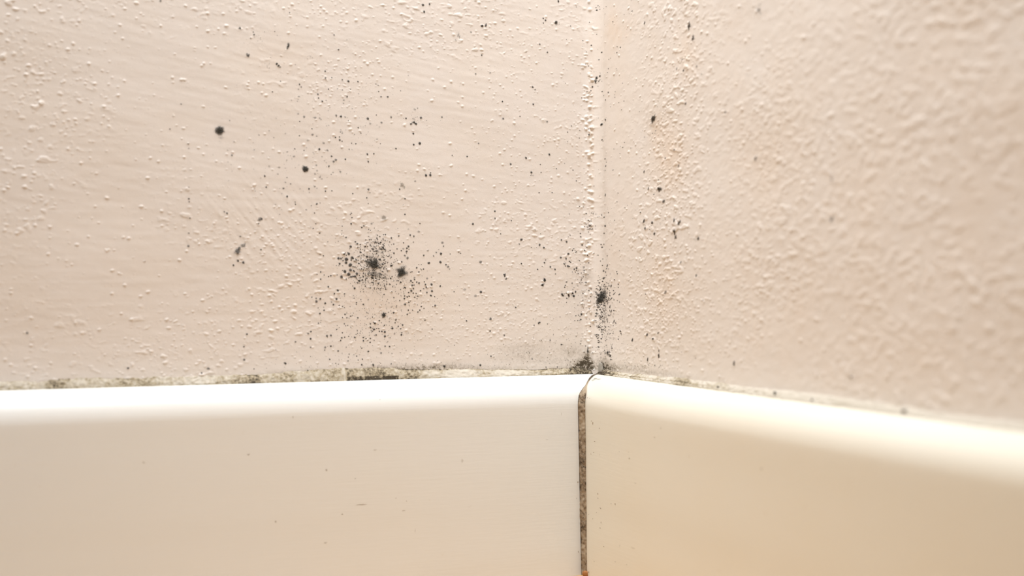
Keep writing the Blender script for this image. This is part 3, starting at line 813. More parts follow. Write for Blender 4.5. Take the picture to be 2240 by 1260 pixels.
# single mould dots, read off the photograph: origin x, origin y, magnification, rows of (x, y, r, density)
LISTS = [
 (680, 480, 8.4, [(168,82,10),(120,168,12),(238,252,13),(335,290,8,.4),(650,125,11),(645,208,9),(640,272,9),(675,305,8),(720,333,14),(812,82,16),(1010,150,13),(1045,120,14),(1188,80,20,.35),(1135,185,9),(1168,200,9),(1135,312,10),(1148,370,10),(1288,350,11),(1295,290,10),(1442,280,14),(1550,342,15),(1240,160,7),(388,412,11,.6),(580,403,8),(530,420,8,.4),(890,412,15),(925,448,18,.8),(805,500,22),(790,540,9),(685,637,18),(770,632,24),(725,657,12),(582,716,22),(626,720,18),(665,755,14),(728,735,32),(720,795,24),(832,705,26),(815,748,14),(905,745,16),(868,765,10),(603,815,18),(798,838,32),(848,868,14),(545,845,10,.5),(660,852,12,.4),(588,850,12,.4),(700,958,28),(800,930,26,.8),(858,942,16),(770,1008,30),(920,1000,24),(885,1048,22),(848,1048,14),(808,1055,16),(637,1055,26),(725,1095,13),(912,1072,10),(968,1130,18),(1020,1110,16),(935,1165,14),(440,1035,15),(400,1050,12),(190,1008,11),(255,965,14),(320,1022,9),(255,1098,14),(558,1020,9),(245,645,13,.5),(305,668,12),(1395,515,20),(1425,550,14),(1375,555,13),(1280,585,16),(1440,585,11),(1380,612,12),(1598,620,16),(1548,694,12),(1485,680,10),(1390,825,20,.7),(1310,1180,16),(1545,850,18)]),
 (820, 480, 8.4, [(900,76,13),(510,305,14),(720,288,15),(788,310,15),(878,225,22,.3),(690,180,16,.25),(598,430,11),(780,418,11),(688,495,18),(658,530,15),(655,588,18),(697,553,9),(558,575,13),(595,540,20,.3),(620,665,18,.6),(670,710,24,.5),(968,660,15),(1150,672,14,.5),(1198,608,14,.5),(1285,630,22),(1312,428,26,.35),(1332,492,14,.5),(1245,553,10,.5),(1045,570,20,.25),(1062,800,22),(1275,785,22),(1375,832,15),(1415,870,20,.5),(1445,910,12,.5),(565,780,15),(488,752,8),(838,888,15),(965,912,12),(930,925,10),(910,910,8),(878,965,14),(752,962,12),(728,970,10),(878,828,8),(925,830,8),(800,1070,18,.4),(798,1104,14),(733,1128,17),(765,1158,12),(840,1150,13),(880,1170,16),(790,1205,13),(755,1210,17),(980,1147,11),(998,1195,16),(1110,1196,22),(1270,1225,16),(1030,1085,20,.4),(545,1155,16),(1645,622,12),(1612,602,8),(1455,635,9),(1640,412,7),(1110,1062,10,.5)]),
 (680, 600, 8.4, [(570,297,20),(395,228,16),(505,357,15),(692,360,13),(878,255,18),(248,450,18),(178,500,24,.7),(172,440,16,.5),(95,420,13,.5),(545,452,20),(338,532,18),(488,557,16),(455,510,15,.4),(210,617,11),(240,720,17),(318,660,16,.7),(215,898,14,.7),(255,885,10,.5),(935,798,14),(800,768,12),(700,735,14),(655,795,13),(735,797,12),(655,590,11),(690,612,10),(598,568,10),(910,520,11),(908,552,11),(1036,552,16,.8),(868,440,9),(992,464,10),(690,908,13),(715,945,10),(750,938,9),(878,1158,16),(75,1052,15),(70,1182,18),(25,1090,18,.6),(370,1130,20,.8),(442,1122,18,.8),(548,1012,12),(652,1072,12),(620,1215,14),(640,1165,15),(695,1155,12),(768,1140,11),(1035,1160,14),(1085,1180,12),(1038,1220,15),(1165,1178,14),(1160,1250,14),(1120,1213,9),(1430,1138,20),(1270,1112,14),(1240,1118,7),(1430,1057,20),(1375,1050,14),(1330,1045,12),(1568,992,20),(1560,955,9),(1245,898,18),(1220,880,9),(1165,910,13),(1230,1012,18),(1170,978,13),(1210,990,9),(1205,1045,12),(1180,1028,10),(1325,998,10),(1278,998,11),(1368,888,9),(1328,850,13),(1422,935,12),(1635,825,14),(1632,848,11),(1618,890,11),(1510,870,8),(1205,785,12),(1590,705,16),(925,1028,10),(990,1045,9),(975,1080,9),(930,1085,9),(1610,1090,18,.4),(1640,600,10)]),
 (820, 600, 8.4, [(1015,235,14),(968,265,11),(910,303,14),(778,262,15),(740,303,20),(692,335,14),(775,345,14),(828,350,11),(1118,308,19),(1025,335,15),(1098,390,17),(1168,410,11),(618,397,14),(665,415,14),(700,402,14),(612,445,15),(803,423,13),(855,402,13),(845,447,10),(880,410,8),(605,357,8),(628,248,16),(600,255,8),(528,480,11),(695,515,14),(625,550,18),(700,565,8),(1175,575,18),(1130,595,7),(922,593,13),(970,625,11),(685,658,13),(762,658,11),(895,658,13),(860,692,14),(715,710,10),(665,733,14),(463,600,11),(470,575,8),(990,843,12),(578,930,16),(500,960,12),(545,1000,14),(558,1110,18),(565,1073,11),(350,1160,11,.5),(1120,1005,11),(1525,320,10),(1620,568,9),(470,120,12,.5),(470,185,9),(400,228,10),(262,235,14,.6)]),
 (1160, 480, 8.4, [(235,468,20),(312,520,18),(635,378,16),(730,413,18),(990,318,14),(985,258,12),(795,290,10),(762,320,7),(1015,470,14),(1095,512,12),(1058,568,12),(1117,425,9),(838,570,14),(862,540,11),(885,575,8),(910,590,9),(900,605,11),(760,632,20),(620,702,18),(718,720,16),(782,772,14),(803,788,12),(685,818,16),(710,856,13),(712,803,8),(752,860,20),(780,865,14),(430,872,17),(515,918,16),(322,795,16),(345,745,10),(200,918,14),(280,865,10),(525,1003,11),(868,915,15),(908,895,18),(905,935,12),(893,972,9),(940,995,11),(998,985,9),(835,965,9),(965,758,11),(1105,660,13),(1065,655,9),(1128,800,11),(1222,623,11),(1258,657,10),(1300,513,14),(1290,463,9),(1325,456,10),(1310,728,9),(1282,765,8),(1305,845,9),(1045,875,12),(1048,938,12),(1382,850,15),(1372,905,12),(1382,670,11),(1318,948,14),(1350,968,13),(1120,20,13),(1348,124,16),(1328,257,12),(1480,248,9,.5),(1520,18,9),(1420,70,8),(1083,82,8),(1060,133,9),(1132,182,9),(1160,182,8),(1190,178,12),(1125,232,9),(1152,282,9),(1145,115,13),(1555,962,12),(1565,1000,12),(1510,1105,12),(1578,1190,12),(1318,1080,16),(1305,1138,12),(1270,1165,12),(1010,1080,10),(998,1112,13),(1035,1055,9),(1012,1158,9),(970,1162,9),(1080,1160,14),(830,1172,13),(728,1150,14),(708,1210,12),(695,1245,13),(1450,1222,16),(1412,1222,14,.6),(150,195,9),(87,515,10),(180,515,7),(255,265,8),(1608,578,8),(930,1105,8),(990,1185,8),(935,1220,8)]),
 (1160, 600, 8.4, [(735,440,14),(722,348,10),(690,360,8),(845,278,9),(865,247,7),(1028,478,11),(1015,545,10),(1020,585,7),(1038,620,6),(1025,350,10),(1012,298,7),(938,567,9),(730,515,9),(1000,735,20),(950,750,11),(900,760,11),(975,775,7),(988,828,13),(935,848,10),(880,853,9),(1092,722,8),(875,615,8),(1003,685,7),(1490,300,12),(1425,340,13),(1502,357,12),(1455,445,12),(1590,375,12),(1605,362,11),(1580,242,10),(1420,298,8),(1425,585,12),(1495,665,12),(1450,678,16),(1420,660,9),(1395,755,11),(1422,758,12),(1500,860,16),(1532,895,13),(1488,940,9),(1480,780,8),(1398,960,9),(1350,965,11),(1410,1017,9),(1270,960,8),(1268,1018,8),(1482,1082,10),(1618,1045,16),(1628,1088,12),(1640,1112,7),(1580,1190,12),(1590,1145,7),(1290,1180,12),(1370,1195,9),(1345,1218,8),(1245,1140,11),(995,1225,9),(905,1143,8),(720,1103,8),(490,1100,8),(120,820,8),(135,935,11),(380,912,9),(610,785,9),(430,1210,16,.6),(1410,440,12),(1400,470,10)]),
 (1160, 700, 8.4, [(1505,805,8),(1262,492,13),(1192,495,8),(1195,597,10),(1050,590,12),(985,437,10),(635,450,14),(1470,515,13),(1460,490,8),(565,860,11),(355,865,12),(100,715,12),(48,605,10),(270,370,8),(125,330,8),(1075,475,10)]),
 (620, 150, 6, [(888,372,11),(265,210,10),(288,245,10,.6),(250,275,10,.4),(600,38,10),(605,130,12,.6),(688,123,8),(825,150,11,.6),(905,170,14),(1030,175,10),(1268,205,7),(1295,222,6),(1303,303,8),(1332,372,11,.6),(1420,374,12,.8),(1590,295,6),(645,273,9),(828,283,9,.5),(935,275,6),(505,340,13,.5),(515,390,9),(562,432,12,.7),(612,420,6),(845,418,11,.4),(260,372,11,.4),(235,432,9,.3),(472,648,15,.4),(248,598,13,.35),(325,635,14,.4),(268,697,8),(428,793,9,.7),(806,632,14),(745,620,14,.5),(865,640,12,.4),(905,685,6),(1160,660,16,.8),(1190,725,13,.35),(1340,712,15,.4),(1465,640,13,.6),(1272,612,7),(1660,655,10),(1033,777,9),(1070,848,8),(985,865,6),(800,835,7),(825,850,12,.3),(792,940,12),(788,900,8),(822,956,7),(735,905,10),(948,982,7),(1003,988,9),(525,1060,14),(630,1075,15,.4),(580,980,16,.35),(372,945,14,.25),(265,885,9,.6),(435,870,16,.35),(490,890,10,.4),(915,1060,7),(684,1152,10),(866,1192,11),(740,1200,16,.6),(712,1222,14,.5),(1153,1125,12),(1238,1120,10),(1165,1223,11),(1528,1052,10),(205,1056,8),(325,1075,9,.5),(195,1155,14,.4),(560,1158,9,.4),(1280,930,12,.25),(1325,988,6)]),
 (560, 280, 6, [(1010,503,11),(170,632,12),(463,900,13),(852,998,12),(895,985,6),(572,1003,9),(822,1117,8),(190,778,11,.8),(415,795,12,.5),(750,800,11),(825,770,13,.4),(965,830,10),(1050,825,8),(1323,862,9),(1305,1120,9),(1312,1177,9),(1290,1135,7),(1507,918,9),(1550,850,6),(1522,805,9,.5),(780,1020,10,.4),(715,1075,12,.4),(440,715,12,.3),(510,735,11,.4),(845,490,14,.3),(855,562,13,.3),(1160,575,14,.4),(892,648,12,.4),(830,605,15,.25),(1040,610,8,.6),(460,652,9,.5),(1525,992,6),(550,375,14,.4),(360,520,14,.35),(340,605,12,.3),(230,505,14,.25),(110,1190,24,.35)]),
 (1240, 0, 12, [(668,605,12),(715,1215,18),(508,1078,14),(192,690,14),(345,190,10),(820,300,18),(995,195,12),(965,385,9),(1168,590,16),(1672,312,16),(1465,402,9),(1598,382,8),(80,1045,8),(820,930,9),(1515,993,7),(838,180,9),(810,235,9),(865,270,9),(935,250,8),(860,205,7)]),
 (1240, 100, 8.4, [(625,135,12),(890,138,12),(952,42,12),(895,30,9),(415,122,8),(595,273,9),(742,262,8),(775,240,7),(452,382,9),(400,345,7),(732,433,10),(718,503,8),(875,433,7),(890,463,6),(518,772,16),(492,840,11),(427,850,10),(630,853,10),(730,868,14),(650,928,7),(850,958,8),(845,910,6),(858,856,7),(680,1005,11),(923,1056,9),(1015,1025,11,.6),(993,698,7),(973,1187,9),(775,1132,7),(335,962,9),(38,695,8),(1628,1132,7),(1295,1222,7)]),
 (1240, 250, 8.4, [(460,383,16),(632,478,12),(645,498,7),(78,332,11),(148,218,10),(292,440,10),(450,278,9),(1027,525,8),(1000,617,10),(955,597,6),(1140,628,7),(840,645,7),(945,732,7),(678,825,13),(700,888,8),(690,957,14,.8),(820,1033,10),(685,1035,7),(178,1028,11),(1383,1060,15),(1645,1210,10),(240,1225,10),(80,508,8),(298,298,7),(25,905,8),(1535,358,8),(1578,357,7),(1350,312,5),(1590,310,9),(1390,425,7)]),
 (1240, 370, 8.4, [(680,480,15),(912,445,9),(895,605,9),(1037,713,8),(1157,645,6),(1080,670,6),(1465,363,16),(1565,470,12),(298,687,11),(367,697,8),(415,818,13),(450,943,12),(410,1005,8),(388,1058,8),(626,850,9),(657,886,12),(735,803,10),(845,942,9),(748,997,9),(1325,795,10),(1180,910,6),(1390,955,24),(1538,988,22),(1412,1092,20),(1578,1190,20),(1495,1110,9),(545,320,8),(112,825,9),(125,1215,9)]),
 (400, 0, 3, [(630,209,3),(495,230,5),(490,212,4),(728,85,4),(1018,232,5,.7),(1048,328,6,.6),(668,535,4),(615,605,4)]),
 (900, 0, 3, [(100,35,8),(143,30,6),(108,80,7),(488,172,8),(512,170,7),(515,160,4),(415,213,6,.4),(888,122,5),(903,135,6),(890,153,4),(988,10,7),(1068,173,5,.7),(485,364,5),(445,487,5,.7),(540,480,6,.4),(818,573,6),(835,590,6,.4),(620,668,5),(822,686,6),(735,765,4),(625,780,7,.5),(775,1037,7),(928,1015,7),(675,1078,6),(870,1080,4),(811,1132,7),(875,1132,4),(975,1108,4),(1083,1118,5),(38,878,6),(80,942,9),(40,950,6),(120,1152,8),(148,1150,8),(150,1135,4),(225,770,6,.6),(390,1028,5),(50,1190,6,.4),(293,1020,4),(915,345,5),(865,292,5),(775,345,3),(913,800,6,.5),(465,942,5,.5)]),
 (400, 400, 3, [(318,200,6),(300,190,5,.6),(530,245,10,.4),(545,238,8,.5),(525,268,6,.5),(448,992,6),(540,438,5),(405,352,6,.6),(1142,70,5),(1483,105,5),(1483,207,5),(1580,268,4),(1245,45,7,.6),(1448,42,5),(195,1218,9,.5),(152,1247,6,.7),(495,1220,4),(428,1075,5)]),
 (900, 400, 3, [(572,187,6),(573,233,5),(428,270,7),(680,248,4),(610,335,4),(745,373,8),(732,402,5,.6),(478,520,9,.6),(480,716,8),(375,700,10,.25),(445,742,10,.3),(340,802,5),(180,803,7),(745,530,5),(708,817,5),(543,892,8,.8),(540,972,5),(385,905,5),(633,1000,6,.5),(545,1137,5),(240,1203,8),(475,1195,7),(862,65,4),(947,65,4),(230,395,9,.35),(218,463,7),(215,520,8),(138,525,7)]),
 (1300, 0, 3, [(320,155,6),(574,467,6),(565,395,4),(660,440,5,.7),(530,457,5,.6),(690,492,4,.6),(845,740,6,.8),(1042,1043,10,.55),(587,685,6,.8),(452,1040,4),(515,985,5,.7),(540,1090,6,.7)]),
 (1300, 400, 3, [(655,608,6,.8),(455,718,9,.6),(334,996,7),(375,1022,6),(407,984,5),(237,1030,7),(337,1157,7,.9),(1538,240,12,.45),(555,522,6,.5),(700,770,4,.5),(293,193,5),(325,730,4),(650,1150,4,.5)]),
 (0, 400, 3, [(870,1215,7,.8),(1630,1160,8,.6),(210,985,8,.6),(1268,105,6,.8),(1268,30,4,.6),(1270,125,4),(1275,232,5,.7),(1268,330,5,.5),(1265,415,8,.6),(1590,512,7),(1625,523,8),(1560,540,6),(980,515,5,.3)]),
 (0, 0, 3, [(1083,8,7,.7),(1145,848,5,.5),(1265,945,6,.4),(1268,975,5,.4),(1550,1020,6,.6),(1218,685,5,.5)]),
 (640, 700, 6, [(1110,588,14),(960,585,11),(1045,412,12),(1212,432,12,.5),(1265,342,10,.8),(1323,347,11,.8),(960,368,8),(945,352,6),(555,342,11),(650,405,11),(480,358,14,.6),(475,395,8),(290,357,11,.6),(795,448,8,.8),(857,455,6),(893,472,8),(785,485,6),(540,514,10,.7),(780,537,13,.4),(968,513,9),(535,690,13),(252,690,12,.8),(252,660,10,.7),(755,355,7),(913,525,8,.6),(655,578,7),(620,568,7,.6),(1345,575,10,.6),(92,285,12,.6),(290,478,6),(1200,380,7,.6),(1355,437,7,.5)]),
]
dots = []
for ox, oy, s, rows in LISTS:
    for row in rows:
        x, y, r_ = ox + row[0] / s, oy + row[1] / s, max(row[2] / s * 1.08, .75)
        d = row[3] if len(row) > 3 else 1.0
        if any((x - q[0]) ** 2 + (y - q[1]) ** 2 < 2.2 for q in dots):
            continue
        dots.append((x, y, r_, d))
dots.sort(key=lambda q: -q[2] * (q[3] if q[3] < .5 else 1))
big, rest = dots[:290], dots[290:]

# the regions of the wall the dots belong to (first match wins): test, label, group
REG = [
 (lambda x, y: x > 1600, 'blurred mould dot far out on the right wall', 'blurred mould dots on the right wall'),
 (lambda x, y: x > 1385 and y < 330, 'mould dot on the upper right wall beside the flat brown-black colony', 'mould dots on the upper right wall'),
 (lambda x, y: x > 1385 and y < 560, 'dark mould dot on the rough stipple near the mould dashes', 'mould dots among the dashes on the right wall'),
 (lambda x, y: x > 1345, 'mould dot on the lower right wall above the sealant', 'mould dots on the lower right wall'),
 (lambda x, y: x > 1306 and y < 440, 'tiny black mould dot just right of the crease, upper half', 'mould dots right of the upper crease'),
 (lambda x, y: x > 1306, 'small black mould dot just right of the crease, around the corner colony', 'mould dots right of the lower crease'),
 (lambda x, y: x > 1270 and y < 440, 'tiny black mould dot on the bumpy crease, upper half', 'mould dots on the upper crease'),
 (lambda x, y: x > 1270 and y < 740, 'tiny black mould dot on the bumpy crease, lower half', 'mould dots on the lower crease'),
 (lambda x, y: x > 1140 and 440 <= y < 740, 'round black mould dot in the loose swarm left of the crease', 'mould dots in the swarm left of the crease'),
 (lambda x, y: x > 1000 and y >= 740, 'mould dot just above the sealant near the grimy corner', 'mould dots above the sealant by the corner'),
 (lambda x, y: x > 985 and y < 440, 'sparse mould dot on the upper middle of the left wall', 'sparse mould dots left of the upper crease'),
 (lambda x, y: x > 985, 'sparse mould dot between the two swarms of mould', 'sparse mould dots between the swarms'),
 (lambda x, y: 735 < x < 800 and 515 < y < 615, 'plump black mould dot in the cluster left of the largest colony', 'mould dots left of the largest colony'),
 (lambda x, y: x > 870 and 460 < y < 705, 'round black mould dot in the spray right of the furry colony', 'mould dots right of the furry colony'),
 (lambda x, y: x >= 735 and 460 < y <= 640, 'black mould dot close around the largest colony', 'mould dots around the largest colony'),
 (lambda x, y: x > 735 and 640 < y < 765, 'small black mould dot in the sprinkle below the largest colony', 'mould dots below the largest colony'),
 (lambda x, y: x > 655 and y > 480 and y < 765, 'scattered mould dot left of the sprinkle, on smooth brush strokes', 'mould dots at the left fringe'),
 (lambda x, y: y >= 765, 'mould dot just above the grimy left sealant', 'mould dots above the left sealant'),
 (lambda x, y: x < 440, 'faint mould dot on the plain far left wall', 'mould dots on the far left wall'),
 (lambda x, y: y < 150, 'mould dot near the top edge of the left wall', 'mould dots at the top of the left wall'),
 (lambda x, y: x > 860, 'mould dot around the three-armed cluster', 'mould dots around the three-armed cluster'),
 (lambda x, y: y < 270, 'mould dot in the upper band among the raised paint flecks', 'mould dots in the upper band'),
 (lambda x, y: y < 350, 'mould dot in the faint spray above the squarish colony', 'mould dots above the squarish colony'),
 (lambda x, y: x >= 560, 'mould dot in the faint spray around and below the squarish colony', 'mould dots below the squarish colony'),
 (lambda x, y: True, 'mould dot near the grey knot of rings on the left', 'mould dots by the grey knot'),
]
for k, (x, y, r_, d) in enumerate(big):
    V, F, D = gather([pix_patch(x, y, r_ * 1.12, r_ * 1.12 * (1.0 if x < 1307 else 1.15), .3 * (k % 5), min(1, d * (1.1 if d > .5 else 1.35)), 20000 + k,
                                rings=4, segs=14, rag=.16, p=2.0, lift=.00004 + .00001 * (k % 4), dome=.00006)])
    ob = link_mesh('mould_dot', V, F, M_MOULD_B if x > 1385 else M_MOULD, attrs={'cover': D})
    centre_origin(ob)
    for test, label, group in REG:
        if test(x, y):
            tag(ob, label, 'mould dot', group)
            break

speck = list(rest)
for a in [(835, 655, 48, 36, 130, .6, 1.1, .8, 61), (832, 712, 55, 28, 120, .6, 1.2, .85, 62), (770, 700, 50, 40, 70, .5, 1.0, .7, 63),
          (940, 650, 38, 32, 60, .5, 1.0, .7, 64), (1285, 640, 12, 45, 60, .6, 1.0, .9, 65), (1240, 600, 60, 60, 130, .4, .75, .6, 66),
          (1260, 690, 45, 50, 130, .4, .8, .7, 67), (660, 330, 90, 80, 150, .8, 2.2, .30, 68), (760, 240, 70, 50, 70, .8, 1.8, .30, 69),
          (1320, 300, 15, 190, 90, .4, .7, .7, 70), (1450, 430, 40, 190, 90, .4, .8, .6, 71), (1295, 380, 8, 230, 80, .45, .8, .8, 72),
          (1080, 560, 140, 130, 220, .35, .7, .55, 73), (800, 780, 190, 16, 110, .5, 1.0, .6, 75), (1380, 735, 55, 40, 80, .5, .9, .8, 76),
          (1100, 250, 130, 140, 120, .35, .7, .5, 77), (565, 78, 20, 12, 14, .5, .9, .8, 78), (596, 143, 4, 9, 12, .5, .8, .7, 79),
          (688, 127, 5, 4, 9, .5, .9, .8, 80), (1170, 381, 4, 5, 9, .5, .9, .9, 81), (1328, 700, 9, 60, 40, .6, 1.2, .95, 83),
          (830, 560, 60, 50, 90, .4, .8, .6, 84), (1420, 505, 25, 22, 40, .5, .9, .7, 85)]:
    speck += cloud(*a)
V, F, D = gather(dust(speck))
tag(link_mesh('mould_specks', V, F, M_MOULD, attrs={'cover': D}), 'pin-prick black mould specks sprinkled over both walls around the bigger dots', 'mould specks',
    None, 'stuff')
olive = cloud(1205, 768, 70, 26, 220, .5, 1.0, .7, 91) + cloud(1280, 798, 22, 9, 90, .5, 1.1, .9, 92) + cloud(900, 802, 120, 6, 150, .5, 1.1, .8, 93) \
    + cloud(1390, 800, 45, 6, 110, .5, 1.0, .8, 94) + cloud(600, 812, 160, 5, 70, .5, 1.1, .7, 95)
V, F, D = gather(dust(olive))
tag(link_mesh('grime_specks', V, F, M_OLIVE, attrs={'cover': D}), 'brown grime specks on the wall foot along the top of the sealant', 'grime', None, 'stuff')


# ------------------------------------------------------------------ chips, flakes and crumbs
def pebble(name, centre, size, mat, seed, axes=None, rag=.25):
    """Small lumpy solid."""
    r = np.random.default_rng(seed)
    NT, NP = 9, 14
    th = np.linspace(0, math.pi, NT)[:, None]; ph = np.linspace(0, 2 * math.pi, NP, endpoint=False)[None, :]
    D_ = np.stack([np.sin(th) * np.cos(ph), np.sin(th) * np.sin(ph), np.cos(th) + 0 * ph], -1)
    rr = np.ones((NT, NP))
    for k in range(7):
        v = r.normal(size=3); v /= np.linalg.norm(v)
        rr += rag * r.normal() * np.maximum(D_ @ v - .2, 0)
    rr[0] = rr[0].mean(); rr[-1] = rr[-1].mean()
    Q = D_ * rr[..., None] * np.array(size)
    ax = np.array(axes if axes is not None else np.eye(3))
    P = Q @ ax
    i = np.arange(NT - 1)[:, None]; j = np.arange(NP)[None, :]
    f = np.stack([i * NP + j, (i + 1) * NP + j, (i + 1) * NP + (j + 1) % NP, i * NP + (j + 1) % NP], -1).reshape(-1, 4)
    ob = link_mesh(name, P.reshape(-1, 3), f, mat)
    ob.location = [float(x) for x in centre]
    return ob


AXL = np.stack([DL, DR, UP]); AXR = np.stack([DR, DL, UP])


def wall_pt(side, px, py, lift):
    u, z, t = ray_uz(side, px, py)
    return on_wall(side, np.array([max(float(u), .0002)]), np.array([float(z)]), np.array([lift]))[0], t / F_PX


def rot_in_wall(ax, a):
    c, s = math.cos(a), math.sin(a)
    return np.stack([c * ax[0] + s * ax[2], ax[1], -s * ax[0] + c * ax[2]])


p, k = wall_pt('L', 1251.5, 645.5, .00006)
tag(pebble('black_chip', p, (1.9 * k, .00014, 5.0 * k), M_CHIP, 3, rot_in_wall(AXL, -.25)), 'shiny black oblong chip stuck upright left of the corner colony', 'chip')
p, k = wall_pt('L', 1250, 640, .00008)
tag(pebble('paint_flake', p, (3.2 * k, .00016, 2.2 * k), M_FLAKE, 4, rot_in_wall(AXL, .3)), 'white paint flake just above the shiny black chip', 'paint flake')


def bead_pt(side, px, py, out):
    d, n = DIRS[side]
    rx = (px - 1120.0) / F_PX; rz = -(py - 630.0) / F_PX
    t = (n[0] * CO[0] + n[1] * CO[1] + out) / (n[0] * rx + n[1])
    return np.array([t * rx, t, CAM_Z + t * rz]), t / F_PX


p, k = bead_pt('R', 1694, 860.5, .0009)
tag(pebble('debris_chip', p, (5.0 * k, .0005, 4.2 * k), M_CHIP, 5, rot_in_wall(AXR, .5), .5), 'dark brown debris chip lying on the right sealant bead', 'debris')
p, k = bead_pt('R', 1571, 846, .0008)
tag(pebble('debris_chip', p, (2.6 * k, .0002, 1.8 * k), M_CHIP, 6, rot_in_wall(AXR, -.4), .5), 'small brown crumb on the right sealant bead nearer the corner', 'debris')
p, k = bead_pt('R', 1977, 900, .0009)
tag(pebble('debris_chip', p, (8 * k, .0003, 3.4 * k), M_CHIP, 7, rot_in_wall(AXR, .1), .4), 'blurred dark crumb far along the right sealant bead', 'debris')
p, k = bead_pt('R', 1776, 874.5, .0010)
tag(pebble('debris_chip', p, (2.4 * k, .0002, 2.2 * k), M_CHIP, 8, AXR, .5), 'faint speck of dirt on the right sealant bead, between two darker crumbs', 'debris')
p, k = bead_pt('R', 1853, 824, .0)
p, k = wall_pt('R', 1855, 824, .00004)
tag(pebble('debris_chip', p, (1.8 * k, .0001, 2.6 * k), M_CHIP, 12, AXR, .5), 'blurred dark speck on the far right wall above the sealant', 'debris')
p, k = wall_pt('R', 1600.5, 794, .00004)
tag(pebble('debris_chip', p, (2.6 * k, .00012, 4.2 * k), M_CHIP, 13, AXR, .4), 'brown upright speck on the lower right wall past the mould blot', 'debris')
p, k = wall_pt('R', 1313, 797, .0002)
tag(pebble('sealant_lump', p, (.0011, .00009, 5.2 * k), M_LUMP, 9, AXR, .8), 'pale grey lump of sealant squeezed out in the corner', 'sealant')
p, k = bead_pt('L', 1300, 808, .0012)
tag(pebble('paint_flake', p, (3.2 * k, .00022, 1.3 * k), M_FLAKE, 10, rot_in_wall(AXL, -.35), .3), 'curled white paint flake in the grimy corner above the joint', 'paint flake')
pf = CO + .0092 * DL + .0086 * DR + .0002 * UP
rx = (1279.5 - 1120) / F_PX
t = .3365
tag(pebble('rust_crumb', (t * rx, t, .0009), (.0009, .0006, .0009), M_RUST, 11), 'orange-brown crumb at the foot of the joint filler', 'crumb')


# dirt flecks on the board faces (parts of the boards)
def board_flecks(side, rows, seed, mat, parent, label):
    r = np.random.default_rng(seed)
    d, n = DIRS[side]
    parts = []
    for x, y, a, b_, dn in rows:
        u, o_, z, t = board_point(side, x, y)
        k = t / F_PX
        fu = 1 / .93 if side == 'L' else 1 / .5
        segs, rings = 10, 3
        an = np.linspace(0, 2 * math.pi, segs, endpoint=False)
        rad = 1 + .25 * r.normal(size=segs)
        tt = np.linspace(0, 1, rings + 1)[1:]
        X = np.concatenate([[0], (tt[:, None] * rad * np.cos(an)).ravel()]) * a * k * fu
        Zs = np.concatenate([[0], (tt[:, None] * rad * np.sin(an)).ravel()]) * b_ * k
        D = dn * np.concatenate([[1], np.repeat(np.clip((1 - tt ** 2) * 1.4, 0, 1), segs)])
        zc = z + Zs
        top = prof[2:][::-1]
        oc = np.where(zc < HB - BR_Z, BW, np.interp(zc, top[:, 1], top[:, 0])) + .00005
        P = CO + (u + X)[:, None] * d + oc[:, None] * n
        P[:, 2] = np.minimum(zc, HB) + np.where(zc > HB - .001, .00005, 0)
        i = np.arange(segs); j = (i + 1) % segs
        f3 = np.stack([np.zeros(segs, int), 1 + i, 1 + j], -1)
        f4 = np.concatenate([np.stack([1 + q * segs + i, 1 + (q + 1) * segs + i, 1 + (q + 1) * segs + j, 1 + q * segs + j], -1) for q in range(rings - 1)])
        parts.append((P, f3, f4, D))
    V, F, D = gather(parts)
    ob = link_mesh('dirt_flecks', V, F, mat, parent, {'cover': D})
    return tag(ob, label, kind='stuff')


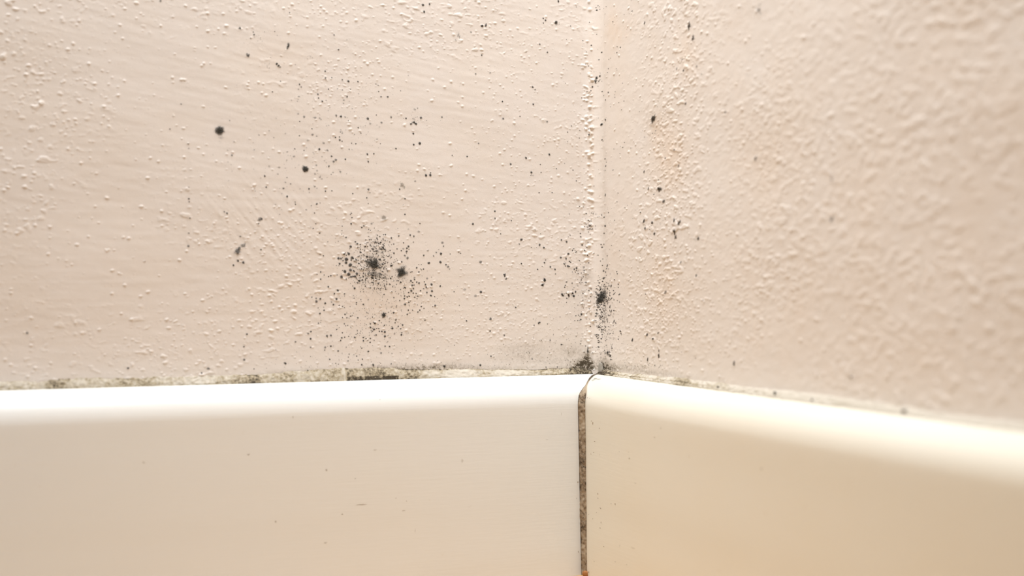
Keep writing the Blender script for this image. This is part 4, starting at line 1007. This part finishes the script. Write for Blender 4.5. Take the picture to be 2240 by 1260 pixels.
bpy.context.view_layer.update()
M_FLECK = mould_mat('brown_dirt_film', (.25, .16, .07), (.42, .28, .13))
rows = [(1297, 926, 1, 4, .9), (1294, 921, 1.2, 1.2, .7), (1311, 937, 1.6, 1.6, .6), (1301, 966, 2, 1.2, .7), (1293, 993, 1.2, 1.2, .7), (1299, 990, 2, 1.4, .5), (1311, 995, 1.2, 1.2, .6),
        (1377, 1003, 1.4, 3, .6), (1308, 1080, 1, 3, .8), (1308, 1090, 1.4, 2, .5), (1346, 1103, 1.2, 2.2, .8), (1337, 1102, 1, 2, .6), (1314, 1112, 1.6, 1.6, .9), (1305, 1121, 1, 1.2, .6),
        (1297, 1135, 1, 1.6, .6), (1315, 1143, .9, 4, .5), (1313, 1155, 1.3, 1.3, .9), (1288, 1125, 1, 1.2, .6), (1321, 1196, 1.3, 1.2, 1.0), (1356, 1194, 1, 4, .3), (1346, 1229, 2, 1, .5),
        (1371, 1235, 2, 1, .4), (1288, 1252, 1.6, 3, .7), (1385, 1199, 6, 3, .18), (1300, 1228, 1.2, 2, .4), (1432, 957, 1.6, 1.6, .5), (1666, 1025, 3, 4, .25), (1446, 937, 2.4, 1.6, .4),
        (1375, 989, 1.6, 1, .4), (1355, 988, 1.4, 1, .3), (1390, 1057, 3, 1, .3), (1285, 868, 1.2, 1.2, .6), (1290, 872, 1.4, 1.2, .4)]
board_flecks('R', rows, 1, M_FLECK, br, 'brown dirt flecks on the face of the board')
rows = [(543, 994, 3, 2.4, .45), (714, 1028, 2.4, 3.4, .4), (314, 1012, 3, 3.4, .25), (790, 1104, 14, 1.6, .35), (603, 1141, 1.8, 3.4, .4), (748, 1125, 2.4, 1.6, .4), (777, 1047, 2, 1.6, .3),
        (641, 912, 1.6, 3, .3), (1011, 1008, 3.6, 4.6, .2), (1197, 962, 3.4, .8, .4), (882, 1117, 4, 1.4, .3), (712, 1187, 4, 2, .35), (866, 1090, 1.6, 1.6, .3), (889, 1096, 1.4, 1.4, .3),
        (908, 1160, 1, 6, .2), (1228, 905, 1, 4, .25), (820, 984, 5, 2, .2), (1264, 1055, 2, 2.4, .7), (1265, 1207, 1, 3, .5), (1261, 1090, 1, 2, .4), (831, 872, 1.4, 1.2, .4), (862, 851, 1.2, 1.2, .35)]
board_flecks('L', rows, 2, M_FLECK, bl, 'faint brown dirt flecks on the face of the board')
M_SMUDGE = mould_mat('grey_smudge_film', (.16, .15, .12), (.40, .37, .31))
sm = board_flecks('R', [(1303, 827.5, 8, 1.6, .5), (1299, 831, 4, 3, .35), (1311, 829, 4, 1.3, .4), (1285, 831.5, 1.2, .8, .9)], 3, M_SMUDGE, br, 'olive grey smudge on the rounded top by the joint')
sm.name = 'smudge'
sm['kind'] = 'stuff'
